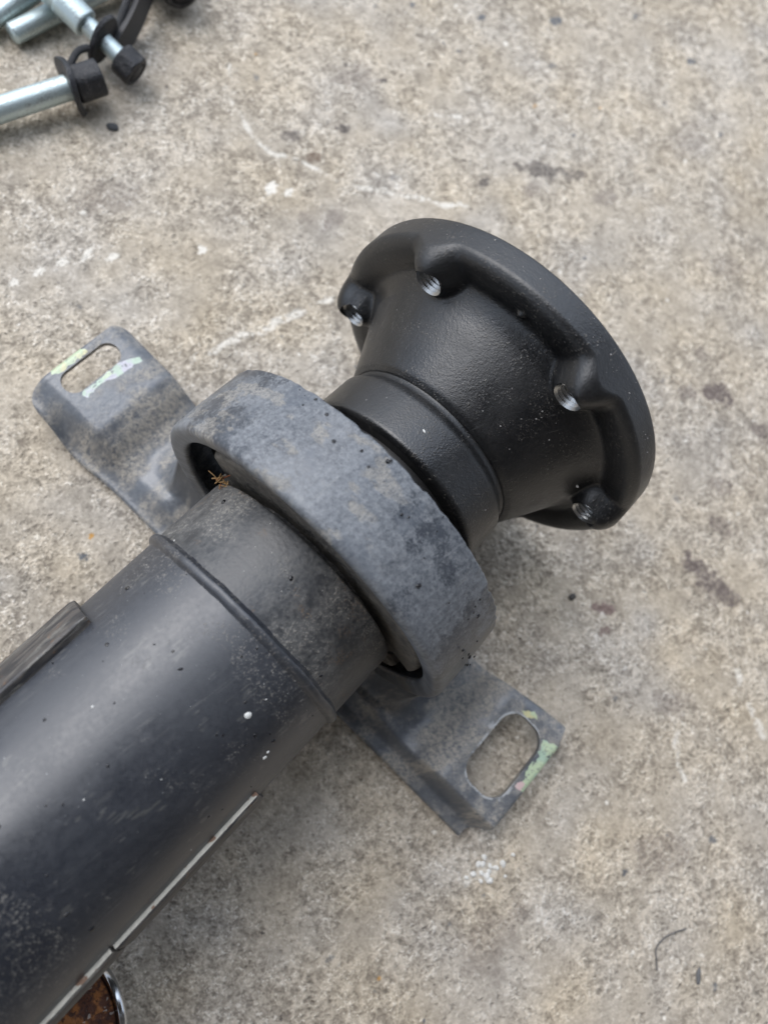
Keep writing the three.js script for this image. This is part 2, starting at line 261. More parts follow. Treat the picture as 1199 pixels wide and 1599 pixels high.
const flangeMat = new THREE.MeshPhysicalMaterial({ ...flangeTex, roughness: 1, bumpScale: 0.00024, ior: 1.68 });
const rubberMat = new THREE.MeshStandardMaterial({ color: new THREE.Color().setRGB(0.018, 0.018, 0.019), roughness: 0.55 });
const dustyTex = texSet(512, 512, (i, j, o) => { const x = i / 8, y = j / 8, n = fbm(x / 6, y / 6, 4, 301), f = fbm(x, y, 3, 303); o[0] = 0.05; o[1] = 0.048; o[2] = 0.045; mix(o, [0.20, 0.18, 0.15], clamp(0.5 + 1.4 * (n - 0.5) + 1.2 * (f - 0.5)) * 0.8); o[3] = 0.6 + 0.2 * f; o[4] = f; });
for (const k in dustyTex) dustyTex[k].repeat.set(4, 16);
const dustyRubber = new THREE.MeshStandardMaterial({ ...dustyTex, roughness: 1, bumpScale: 0.0003 });
const threadMat = new THREE.MeshStandardMaterial({ color: new THREE.Color().setRGB(0.52, 0.52, 0.51), metalness: 0.95, roughness: 0.30 });
// edge of the balance weights: pale bare metal
const bareTex = texSet(512, 64, (i, j, o) => { const a = i / 6, b = j / 6, n = fbm(a / 1.5, b, 3, 161), r = ss(0.62, 0.72, fbm(a / 4, b / 2, 3, 163)); o[0] = 0.38 + 0.15 * n; o[1] = 0.37 + 0.14 * n; o[2] = 0.325 + 0.12 * n; mix(o, [0.19, 0.085, 0.04], r * 0.8); o[3] = 0.5 + 0.3 * r; o[4] = n; });
const bareMat = new THREE.MeshStandardMaterial({ ...bareTex, roughness: 1, metalness: 0.15, bumpScale: 0.0001 });
const weightTex = texSet(1024, 512, (i, j, o) => {
  const x = i / 1024 * 80, a = j / 512 * 40, st = fbm(x / 9, a / 1.6, 4, 171), fine = fbm(x, a, 2, 173), sp = vn(x / 0.5, a / 0.5, 175);
  o[0] = 0.034; o[1] = 0.034; o[2] = 0.037; mix(o, [0.10, 0.09, 0.08], ss(0.4, 0.65, st) * 0.8);
  const w = ss(0.54, 0.72, fbm(x / 9, a / 1.6, 4, 177)) * (0.4 + 0.6 * sp); mix(o, [0.36, 0.345, 0.30], w * 0.4);
  const r = ss(0.70, 0.80, fbm(x / 3, a / 1.5, 4, 179)) * sp; mix(o, [0.22, 0.12, 0.065], r * 0.6);
  o[3] = 0.38 + 0.25 * st; o[4] = 0.4 + 0.3 * w + 0.2 * (fine - 0.5);
});
const weightMat = new THREE.MeshStandardMaterial({ ...weightTex, roughness: 1, bumpScale: 0.0003 });
const rustTex = texSet(512, 512, (i, j, o) => { const x = i / 12, y = j / 12, n = fbm(x / 2.4, y / 2.4, 4, 181), f = fbm(x * 2, y * 2, 2, 183); o[0] = 0.10; o[1] = 0.034; o[2] = 0.015; mix(o, [0.34, 0.13, 0.035], ss(0.5, 0.72, n)); mix(o, [0.04, 0.016, 0.012], ss(0.55, 0.7, fbm(x, y, 3, 187)) * 0.8); mix(o, [0.55, 0.5, 0.45], ss(0.72, 0.82, fbm(x / 1.4, y / 1.4, 2, 189)) * 0.6); o[3] = 0.62 + 0.25 * f; o[4] = 0.6 * n + 0.4 * f; });
const rustMat = new THREE.MeshStandardMaterial({ ...rustTex, roughness: 1, bumpScale: 0.0006 });

// ================================================================= THE SHAFT
const shaft = top(new THREE.Group(), 'drive_shaft', 'black driveshaft tube with centre bearing bracket and bolt flange on concrete', 'driveshaft');
shaft.position.set(0, AXIS, 0);
// the whole propeller shaft runs on out of the picture to a plain end
{
  const prof = subdivide(roundProfile([[-420, 36, 0], [-420, 37.5, 0.8], [-1.6, 37.5, 0.4], [-1.2, 37.5, 0]]), 6);
  const tube = part('tube', lathe(prof, 240), tubeMat, shaft);
  const cap = lathe([[-419.5, 36.4], [-419.5, 0.01]], 96); part('end_plug', cap, rubberMat, shaft);
  const bead = lathe(roundProfile([[-2.9, 37.2], [-2.3, 37.7, 0.4], [-1.4, 39.1, 0.9], [0.3, 39.3, 0.9], [1.2, 37.8, 0.4], [2.0, 37.2]]), 360,
    (x, r, t) => { const c = Math.cos(t) * 9, s = Math.sin(t) * 9; const k = r > 37.3 ? 1 : 0; return [x + k * 0.5 * (fbm(c * 0.5 + 40, s * 0.5 + 40, 2, 5) - 0.5) * 1.2, r + k * (fbm(c * 0.9 + 60, s * 0.9 + 60, 2, 9) - 0.5) * 0.5]; });
  part('weld_bead', bead, tubeMat, tube, 'raised weld bead round the tube');
  const col = lathe(subdivide(roundProfile([[1.0, 37.5], [22.5, 37.4, 0], [25.0, 37.3, 2.6], [25.0, 30, 1.5], [27, 27], [60, 27]]), 2), 240,
    (x, r, t) => [x, r + (r > 36 ? 0.12 * (fbm(Math.cos(t) * 6 + 30, Math.sin(t) * 6 + x * 0.15 + 30, 2, 4) - 0.5) : 0)]);
  part('tube_collar', col, collarMat, shaft, 'dusty collar at the end of the tube');
}
// balance weights: curved plates welded on the tube
function weight(x0, x1, a0, a1, th, edgeMat, name, label) {
  const r0 = 37.45, r1 = 37.5 + th, nA = 24, nX = Math.max(8, Math.round(Math.abs(x1 - x0) / 3)), P = [], U = [], I = [];
  const grid = (f, n, m) => { const b = P.length / 3; for (let j = 0; j <= m; j++) for (let i = 0; i <= n; i++) { const q = f(i / n, j / m); P.push(q[0] * M, q[1] * Math.sin(q[2]) * M, q[1] * Math.cos(q[2]) * M); U.push(q[3], q[4]); } for (let j = 0; j < m; j++) for (let i = 0; i < n; i++) { const a = b + j * (n + 1) + i, c = a + n + 1; I.push(a, c, a + 1, a + 1, c, c + 1); } };
  const A0 = a0 * Math.PI / 180, A1 = a1 * Math.PI / 180, e = 0.5;
  const ed = (s) => e * (1 - Math.sqrt(Math.max(0, 1 - (1 - s) ** 2)));
  const rr = (x, a) => { const dx = Math.min(Math.abs(x - x0), Math.abs(x1 - x)), da = Math.min(Math.abs(a - A0), Math.abs(A1 - a)) * r1, d = Math.min(dx, da); return r1 - (d < e ? ed(d / e) : 0) + 0.16 * (fbm(x / 4 + 50, a * 9 + 50, 3, 2) - 0.5); };
  const wob = (s) => { let v = s; v = s < 0.12 ? s * s / 0.12 * 0.5 + s * 0.5 : s; return v; };
  grid((u, v) => { const x = lerp(x0, x1, v), a = lerp(A0, A1, wob(u)); return [x, rr(x, a), a, x / 80, u * (A1 - A0) * r1 / 40]; }, nA * 2, nX * 2);
  for (const v of [0, 1]) grid((u, w) => { const x = v ? x1 : x0, a = lerp(A0, A1, wob(u)); return [x, lerp(r0, rr(x, a), w), a, w * th / 80, u]; }, nA * 2, 1);
  grid((u, w) => [lerp(x0, x1, u), lerp(r0, rr(lerp(x0, x1, u), A1), w), A1, u, w * 0.1], nX * 2, 1);
  const g = new THREE.BufferGeometry(); g.setAttribute('position', new THREE.Float32BufferAttribute(P, 3)); g.setAttribute('uv', new THREE.Float32BufferAttribute(U, 2)); g.setIndex(I); g.computeVertexNormals();
  const w = part(name, g, weightMat, shaft, label);
  // the sheared edge that looks up
  P.length = U.length = I.length = 0;
  grid((u, w) => { const x = lerp(x0, x1, u), n = 0.006 * (fbm(x / 5 + 9, 3, 3, 6) - 0.5); return [x, lerp(r0, rr(x, A0) , w), A0 + n - 0.0015, x / 60, w * 0.12]; }, nX * 3, 3);
  const g2 = new THREE.BufferGeometry(); g2.setAttribute('position', new THREE.Float32BufferAttribute(P, 3)); g2.setAttribute('uv', new THREE.Float32BufferAttribute(U, 2)); g2.setIndex(I); g2.computeVertexNormals();
  part('sheared_edge', g2, edgeMat, w);
  return w;
}
weight(-110, -28.2, 140, 178, 3.0, weightMat, 'balance_weight', 'dark streaked balance weight plate on the shaft');
weight(-79.4, -29.5, 24, -8, 1.7, bareMat, 'balance_weight', 'balance weight with a pale bare edge');
weight(-140, -80.3, 24.5, -8, 1.7, bareMat, 'balance_weight', 'balance weight with a pale bare edge beside a gap');

// ---- bearing bracket: drawn ring with two slotted ears
const bandWarp = (x, r, t, j) => {
  const c = Math.cos(t) * 57, s = Math.sin(t) * 57;
  let dx = 0, dr = 0.35 * (fbm(c / 14 + 80, s / 14 + 80 + x / 14, 3, 15) - 0.5);
  if (x > 50) { dx += 0.9 * (fbm(c / 4 + 20, s / 4 + 20, 4, 17) - 0.5) - 0.6 * ss(0.66, 0.76, fbm(c / 7 + 70, s / 7 + 40, 2, 18)); dr += 0.4 * (vn(c / 2 + 9, s / 2 + 9, 16) - 0.5); }
  return [x + dx, r + dr];
};
const bandProf = subdivide(roundProfile([[38, 54.6, 0], [51.5, 54.6, 0.6], [52.2, 57.2, 0.9], [36, 57.9, 2], [24.0, 57.9, 9.5], [25.6, 50.8, 1.2], [27.8, 50.6, 1.0], [28.4, 54.6, 2.0], [38, 54.6, 0]]), 1.2);
const bracket = part('bearing_bracket', lathe(bandProf, 360, bandWarp), bandMat, shaft, 'scuffed grey steel ring of the centre bearing');
bracket.position.z = -1.2 * M;
// ear textures (planar over the ear: u along x 0..70 mm, v along |z| 30..120 mm)
function earTex(marks, side, edge) {
  return texSet(560, 720, (i, j, o) => {
    const x = (i + 0.5) / 560 * 70, z = 30 + (j + 0.5) / 720 * 90, q = side * 300;
    const cloud = fbm(x / 13 + q, z / 13, 4, 201), fine = fbm(x / 1.1 + q, z / 1.1, 2, 203), sp = vn(x / 0.5 + q, z / 0.5, 207);
    o[0] = 0.078; o[1] = 0.087; o[2] = 0.101; mix(o, [0.18, 0.19, 0.20], clamp(0.5 + 1.4 * (cloud - 0.5) + 1.2 * (fine - 0.5)) * 0.5);
    const valley = fbm(x / 9 + q, z / 6, 4, 211), dz = ss(0.30, 0.78, valley + 0.30 * (1 - clamp(Math.abs(z - 83) / 17)) - 0.06);        // pale tan dust, densest on the rising slope
    mix(o, [0.38, 0.34, 0.28], dz * clamp(0.25 + 0.6 * sp + 1.0 * (fine - 0.5)));
    const speck = ss(0.6, 0.85, 0.5 * fine + 0.5 * sp); mix(o, [0.30, 0.28, 0.24], speck * 0.3);
    o[3] = 0.36 + 0.30 * dz + 0.10 * fine; o[4] = 0.4 + 0.2 * (fine - 0.5) + 0.3 * dz * sp;
    if (edge) { const dx = Math.abs(x - edge[0]) - edge[2] + edge[4], dzz = Math.abs(z - edge[1]) - edge[3] + edge[4], ds = Math.hypot(Math.max(dx, 0), Math.max(dzz, 0)) - edge[4];
      const bare = (1 - ss(0.3, 1.1 + 2.2 * ss(0.55, 0.7, fbm(x / 4, z / 4, 3, 225)), ds)) * ss(0.38, 0.55, fbm(x / 3 + 9, z / 3, 4, 227)) * (1 - ss(104, 110, z) * ss(30, 36, x)); mix(o, [0.50, 0.51, 0.51], bare * 0.85); o[3] = lerp(o[3], 0.35, bare); }
    for (const m of marks) {
      const wx = x + 0.9 * (vn(x / 1.3, z / 1.3, 217) - 0.5), wz = z + 0.9 * (vn(x / 1.3, z / 1.3, 219) - 0.5);
      if (inPoly(wx, wz, m.p)) { const t = fbm(x / 3.5, z / 3.5, 3, 221); const c = [lerp(m.a[0], m.b[0], ss(0.35, 0.65, t)), lerp(m.a[1], m.b[1], ss(0.35, 0.65, t)), lerp(m.a[2], m.b[2], ss(0.35, 0.65, t))]; const k = 0.9 * ss(0.22, 0.44, 0.6 * fbm(x / 3, z / 1.1, 4, 223) + 0.4 * sp); mix(o, c, k); o[3] = lerp(o[3], 0.42, k); }
    }
  }, THREE.ClampToEdgeWrapping);
}
const cubic = (pts, z) => {                                           // monotone piecewise curve through [z, y]
  if (z <= pts[0][0]) return pts[0][1]; const n = pts.length; if (z >= pts[n - 1][0]) return pts[n - 1][1];
  let i = 0; while (z > pts[i + 1][0]) i++;
  const m = (k) => { if (k <= 0) return (pts[1][1] - pts[0][1]) / (pts[1][0] - pts[0][0]); if (k >= n - 1) return (pts[n - 1][1] - pts[n - 2][1]) / (pts[n - 1][0] - pts[n - 2][0]); const a = (pts[k][1] - pts[k - 1][1]) / (pts[k][0] - pts[k - 1][0]), b = (pts[k + 1][1] - pts[k][1]) / (pts[k + 1][0] - pts[k][0]); return a * b <= 0 ? 0 : 2 * a * b / (a + b); };
  const h = pts[i + 1][0] - pts[i][0], t = (z - pts[i][0]) / h, t2 = t * t, t3 = t2 * t;
  return (2 * t3 - 3 * t2 + 1) * pts[i][1] + (t3 - 2 * t2 + t) * h * m(i) + (-2 * t3 + 3 * t2) * pts[i + 1][1] + (t3 - t2) * h * m(i + 1);
};
const HB = [[57.0, -2], [58.0, -8], [58.9, -22], [59.8, -34], [61.4, -43], [64.5, -49.8], [68.5, -54], [72.5, -55.8], [77, -54.8], [85, -49.4], [91, -47], [118, -46.6]];
const HF = [[34, -55], [46, -53], [55, -51.5], [62, -54.2], [71, -56.2], [77, -55], [85, -49.6], [91, -47], [118, -46.6]];
function cornerCut(x, z, r, sx, sz) {                                  // the sliver outside a rounded corner
  const P = [[x - sx * 3, z - sz * 3], [x - sx * 3, z + sz * r]]; for (let k = 0; k <= 8; k++) { const a = k / 8 * Math.PI / 2; P.push([x + sx * r * (1 - Math.cos(a)), z + sz * r * (1 - Math.sin(a))]); } P.push([x + sx * r, z - sz * 3]); return P;
}
const under = (z) => -Math.sqrt(Math.max(4, 57.0 * 57.0 - z * z));
function ear(side, o) {
  const zs = [], xs = [];
  for (let z = 34; z < 52.6; z += 1.6) zs.push(z);
  for (let z = 52.6; z < 60; z += 0.3) zs.push(z);
  for (let z = 60; z < o.zEnd - 2; z += 0.8) zs.push(z);
  for (let k = 0; k <= 8; k++) zs.push(o.zEnd - 2 + 2 * Math.sin(k / 8 * Math.PI / 2));
  for (let k = 0; k <= 4; k++) xs.push(o.xMin + 0.8 * (1 - Math.cos(k / 4 * Math.PI / 2)));
  for (let x = o.xMin + 1.2; x < o.xMax - 1.2; x += 0.6) xs.push(x);
  for (let k = 0; k <= 4; k++) xs.push(o.xMax - 0.8 + 0.8 * Math.sin(k / 4 * Math.PI / 2));
  const T = 2.4;
  const Y = (x, z) => {
    const hf = cubic(HF, z), hb = z < 57 ? Math.max(hf, under(z)) : cubic(HB, z);
    let y = lerp(hf, hb, ss(20, 31, x));
    y = lerp(o.lip(z), y, ss(o.fold[0], o.fold[1], x));
    y -= o.backDrop * ss(o.xMax - 7, o.xMax, x) ** 2;
    const de = Math.max(0, (z - (o.zEnd - 2)) / 2); y -= 1.3 * (1 - Math.sqrt(Math.max(0, 1 - de * de)));
    y -= 0.7 * (1 - ss(0, 0.8, Math.min(x - o.xMin, o.xMax - x)));
    return y + 0.35 * (fbm(x / 9 + 40 * side + 90, z / 9, 3, 33) - 0.5);
  };
  const nx = xs.length, nz = zs.length, P = [], U = [], I = [];
  for (const b of [0, 1]) for (let j = 0; j < nz; j++) for (let i = 0; i < nx; i++) {
    let x = xs[i] + o.shear(zs[j], xs[i]), z = zs[j]; const y = Y(xs[i], z) - b * T;
    P.push(x * M, y * M, side * z * M); U.push(x / 70, (z - 30) / 90);
  }
  const id = (b, j, i) => b * nx * nz + j * nx + i;
  const quad = (a, b, c, d) => { side > 0 ? I.push(a, b, c, a, c, d) : I.push(a, c, b, a, d, c); };
  for (let j = 0; j < nz - 1; j++) for (let i = 0; i < nx - 1; i++) { quad(id(0, j, i), id(0, j + 1, i), id(0, j + 1, i + 1), id(0, j, i + 1)); quad(id(1, j, i), id(1, j, i + 1), id(1, j + 1, i + 1), id(1, j + 1, i)); }
  for (let i = 0; i < nx - 1; i++) { quad(id(0, 0, i), id(0, 0, i + 1), id(1, 0, i + 1), id(1, 0, i)); quad(id(0, nz - 1, i + 1), id(0, nz - 1, i), id(1, nz - 1, i), id(1, nz - 1, i + 1)); }
  for (let j = 0; j < nz - 1; j++) { quad(id(0, j + 1, 0), id(0, j, 0), id(1, j, 0), id(1, j + 1, 0)); quad(id(0, j, nx - 1), id(0, j + 1, nx - 1), id(1, j + 1, nx - 1), id(1, j, nx - 1)); }
  let g = new THREE.BufferGeometry(); g.setAttribute('position', new THREE.Float32BufferAttribute(P, 3)); g.setAttribute('uv', new THREE.Float32BufferAttribute(U, 2)); g.setIndex(I); outward(g);
  const cuts = [];
  const slot = new THREE.Shape(); const { cx, cz, hx, hz, r } = o.slot;
  slot.moveTo(-hx + r, -hz); slot.lineTo(hx - r, -hz); slot.absarc(hx - r, -hz + r, r, -Math.PI / 2, 0); slot.lineTo(hx, hz - r); slot.absarc(hx - r, hz - r, r, 0, Math.PI / 2); slot.lineTo(-hx + r, hz); slot.absarc(-hx + r, hz - r, r, Math.PI / 2, Math.PI); slot.lineTo(-hx, -hz + r); slot.absarc(-hx + r, -hz + r, r, Math.PI, Math.PI * 1.5);
  const sg = new THREE.ExtrudeGeometry(slot, { depth: 40, bevelEnabled: false, curveSegments: 14 }); sg.rotateX(Math.PI / 2); if (o.slot.turn) sg.rotateY(o.slot.turn); sg.translate(cx, -30, side * cz); cuts.push(sg);
  for (const c of o.cuts || []) { const s = new THREE.Shape(c.map((q) => new THREE.Vector2(q[0], q[1]))); const e = new THREE.ExtrudeGeometry(s, { depth: 40, bevelEnabled: false }); e.rotateX(Math.PI / 2); e.translate(0, -30, 0); cuts.push(e); }
  g.scale(1000, 1000, 1000);
  const ev = new Evaluator(); ev.attributes = ['position', 'normal', 'uv']; ev.useGroups = false;
  let br = new Brush(g); br.updateMatrixWorld();
  for (const c of cuts) { const b = new Brush(c); b.updateMatrixWorld(); br = ev.evaluate(br, b, SUBTRACTION); }
  br.geometry.scale(M, M, M); return br.geometry;
}
const green = { a: [0.52, 0.62, 0.40], b: [0.42, 0.56, 0.42] }, yel = { a: [0.62, 0.58, 0.30], b: [0.48, 0.58, 0.36] }, pink = { a: [0.62, 0.42, 0.42], b: [0.56, 0.46, 0.42] }, lil = { a: [0.52, 0.50, 0.56], b: [0.46, 0.58, 0.44] };
const earR = earTex([
  { p: [[54.4, 110.4], [56.5, 117.5], [34.2, 117.5], [33.6, 113.3], [38, 114.2], [41, 112.8], [44.9, 112.2], [46, 113.6], [50, 112]], ...green },
  { p: [[56.6, 96.7], [59.6, 101.3], [58.2, 104.0], [55.8, 99.8]], ...yel }, { p: [[33.4, 113.2], [36.6, 113.5], [36.8, 115.6], [33.6, 115.6]], ...pink }],
  1, [39, 102.4, 16.2, 9.4, 7.4]);
const earL = earTex([
  { p: [[19.5, 117.2], [21.9, 115.8], [35.2, 115.4], [34.3, 119], [20.5, 119]], ...yel },
  { p: [[21.9, 104.4], [24.1, 105.0], [40.7, 105.2], [48.3, 102.4], [47.4, 100.5], [35.5, 101.7], [30, 103.2], [23.0, 102.3]], ...lil }, { p: [[26, 105], [38, 105], [37, 103.2], [27, 103.4]], ...green }],
  3);
const earMat = (t) => new THREE.MeshPhysicalMaterial({ ...t, roughness: 1, bumpScale: 0.0004, ior: 1.85 });
part('mounting_ear', ear(1, { xMin: 7.4, xMax: 64.5, zEnd: 117.4, fold: [12.2, 17.2], lip: (z) => -61, backDrop: 1.2, shear: (z, x) => x > 55 ? -4.5 * (1 - ss(76, 118, z)) * ss(55, 64.5, x) : 0, slot: { cx: 39, cz: 102.4, hx: 16.2, hz: 9.4, r: 7.4 },
  cuts: [[[57.6, 121], [57.6, 116.2], [66, 114.6], [70, 114.6], [70, 121]], [[2, 113.6], [10.8, 113.6], [14.4, 115.8], [16.5, 121], [2, 121]]] }),
  earMat(earR), bracket, 'ear with a wide rounded slot and green paint marks');
part('mounting_ear', ear(-1, { xMin: 7.0, xMax: 52.5, zEnd: 118.8, fold: [8.5, 18], lip: (z) => lerp(-60.2, -51.5, ss(92, 112, z)), backDrop: 2.2, shear: (z, x) => -1.6 * Math.exp(-(((z - 92) / 12) ** 2)) * (1 - ss(8, 22, x)), slot: { cx: 31.7, cz: 110.2, hx: 12.6, hz: 4.75, r: 4.6, turn: 0 },
  cuts: [cornerCut(7.0, -118.8, 7, 1, 1), cornerCut(52.5, -118.8, 6, -1, 1)] }), earMat(earL), bracket, 'ear with a narrow slot and faded green paint marks');

for (const e of bracket.children) e.position.z = 1.2 * M;
// ---- rubber of the bearing inside the ring
{
  const prof = subdivide(roundProfile([[36, 54.4], [37, 50, 2], [44, 47, 3], [46, 43, 3], [38, 39.5, 2.5], [33, 36, 2], [33, 31, 1], [40, 28]]), 1.5);
  part('rubber_mount', lathe(prof, 160), rubberMat, shaft, 'dark rubber bellows inside the ring');
  part('dust_shield', lathe(subdivide(roundProfile([[34.5, 46.6], [28.6, 47.2, 0.8], [26.8, 46.0, 0.8], [27.6, 37, 1], [28.0, 27.2]]), 1.2), 180, (x, r, t) => [x + 0.5 * (fbm(Math.cos(t) * 8 + 20, Math.sin(t) * 8 + r * 0.2 + 20, 3, 8) - 0.5), r > 38 ? lerp(r, 38, 0.95 * (ss(2.68, 2.76, t) * (1 - ss(3.6, 3.7, t)) + ss(5.95, 6.05, t))) : r], 0, Math.PI * 2, true), dustyRubber, shaft, 'dusty shield ring behind the tube collar');
  for (const [a, r, sx] of [[151, 46.5, 1], [-18, 47.5, 1.25]]) {
    const g = mergeVertices(new THREE.IcosahedronGeometry(1, 5).deleteAttribute('uv')); const p = g.attributes.position, v = new THREE.Vector3();
    for (let i = 0; i < p.count; i++) { v.fromBufferAttribute(p, i); const n = 1 + 0.5 * (fbm(v.x * 2 + 9 + a, v.y * 2 + v.z * 2.3 + 9, 3, 12) - 0.5); p.setXYZ(i, v.x * n * 5.2 * M, v.y * n * 4.2 * M * sx, v.z * n * 8.5 * M * sx); }
    g.computeVertexNormals(); g.setAttribute('uv', new THREE.BufferAttribute(new Float32Array(p.count * 2).map((_, i) => (i % 2 ? p.getX(i >> 1) : p.getZ(i >> 1) * 4)), 2));
    const m = part('rubber_stop', g, dustyRubber, shaft); const t = a * Math.PI / 180; m.position.set(36 * M, r * Math.sin(t) * M, r * Math.cos(t) * M); m.rotation.x = Math.PI / 2 - t;
  }
  part('bearing_sleeve', lathe([[40, 29.5], [65.4, 29.5]], 120), rubberMat, shaft);
}
// ---- neck and flange
part('neck', lathe(subdivide(roundProfile([[64.0, 29], [64.2, 33.6, 0.5], [65.4, 35.2, 1.2], [79.8, 34.9, 1.6], [82.0, 33.2, 0.6], [83.4, 33.0, 0.5], [85.4, 33.4]]), 1.5), 200), flangeMat, shaft, 'smooth black neck below the flange');
const HOLES = [189.8, 129.8, 69.8, 9.8, -50.2, -110.2];
{
  const RP = 53.4, smin = (a, b, k) => { const h = clamp(0.5 + 0.5 * (b - a) / k); return lerp(b, a, h) - k * h * (1 - h); };
  const smax = (a, b, k) => -smin(-a, -b, k);
  const hc = HOLES.map((a) => [Math.cos(a * Math.PI / 180), Math.sin(a * Math.PI / 180)]);
  const height = (r, z, y) => {
    const cone = r < 35.2 ? 84.0 + (r - 33.4) * 0.9 : 85.6 + (r - 35.2) * 1.92;
    const dish = 110.6 + 1.1 * Math.exp(-(((r - 51.6) / 3.4) ** 2));
    let x = smin(cone, dish, 6.5);
    for (const [c, s] of hc) {
      const rd = z * c + y * s, d = segDist(z, y, (RP - 0.4) * c, (RP - 0.4) * s, 59 * c, 59 * s);
      if (rd < 30) continue;
      const b = 103.0 + 0.115 * d * d + 1.2 * ss(RP + 3, 63, rd);
      x = smin(x, Math.min(b, 125), 3.6);
    }
    const n = Math.hypot(z - 54.5 * Math.cos(1.71), y - 54.5 * Math.sin(1.71)); x = smin(x, 109.6 + 0.6 * n * n, 1);
    if (r > 58.8) { const t = Math.min(1, (r - 58.8) / 4.6); x += 3.2 * (1 - Math.sqrt(1 - t * t)); }
    return x;
  };
  const seg = 420, rs = [0.01, 20]; for (let r = 33.0; r < 58.7; r += 0.42) rs.push(r); for (let k = 0; k <= 18; k++) rs.push(58.8 + 4.6 * Math.sin(k / 18 * Math.PI / 2));
  const rows = [];                                                     // [xFn(th), r]
  for (const r of rs) rows.push((th) => [r < 33.2 ? 84 : height(r, r * Math.cos(th), r * Math.sin(th)), r]);
  for (const q of [0.25, 0.5, 0.75]) rows.push((th) => [lerp(height(63.4, 63.4 * Math.cos(th), 63.4 * Math.sin(th)), 120.6, q), 63.4]);
  rows.push(() => [120.7, 63.4], () => [121.3, 63.2], () => [121.6, 62.6], () => [121.6, 45], () => [121.6, 0.01]);
  const W = seg + 1, H = rows.length, P = [], U = [], I = [];
  let acc = 0, px = 0, pr = 0;
  for (let j = 0; j < H; j++) {
    const [mx, mr] = rows[j](1.75); if (j) acc += Math.hypot(mx - px, mr - pr); px = mx; pr = mr;
    for (let i = 0; i < W; i++) { const th = i / seg * 2 * Math.PI, [x, r] = rows[j](i === seg ? 0 : th); const t2 = i === seg ? 0 : th; P.push(x * M, r * Math.sin(t2) * M, r * Math.cos(t2) * M); U.push(th / (2 * Math.PI), acc * M); }
  }
  for (let j = 0; j < H - 1; j++) for (let i = 0; i < seg; i++) { const a = j * W + i, b = a + 1, c = a + W, d = c + 1; I.push(a, b, c, b, d, c); }
  const g = new THREE.BufferGeometry(); g.setAttribute('position', new THREE.Float32BufferAttribute(P, 3)); g.setAttribute('uv', new THREE.Float32BufferAttribute(U, 2)); g.setIndex(I); outward(g); smoothSeam(g, W, H);
  const cyl = []; for (const [c, s] of hc) { const k = new THREE.CylinderGeometry(4.75, 4.75, 40, 40); k.rotateZ(Math.PI / 2); k.translate(112, RP * s, RP * c); cyl.push(k); }
  const ev = new Evaluator(); ev.attributes = ['position', 'normal', 'uv']; ev.useGroups = false;
  g.scale(1000, 1000, 1000);
  const A = new Brush(g), B = new Brush(mergeGeometries(cyl)); A.updateMatrixWorld(); B.updateMatrixWorld();
  const flange = part('flange', ev.evaluate(A, B, SUBTRACTION).geometry.scale(M, M, M), flangeMat, shaft, 'black six bolt flange with raised bosses');
  // threads: ridges winding down each hole
  const prof = []; for (let x = 0; x <= 16.5; x += 0.75) prof.push([x, (Math.round(x / 0.75) % 2) ? 4.05 : 4.72]);
  const tg = toCreasedNormals(lathe(prof, 40), 0.5);
  for (const [c, s] of hc) { const t = part('hole_thread', tg, threadMat, flange); t.position.set(105.0 * M, RP * s * M, RP * c * M); }
}
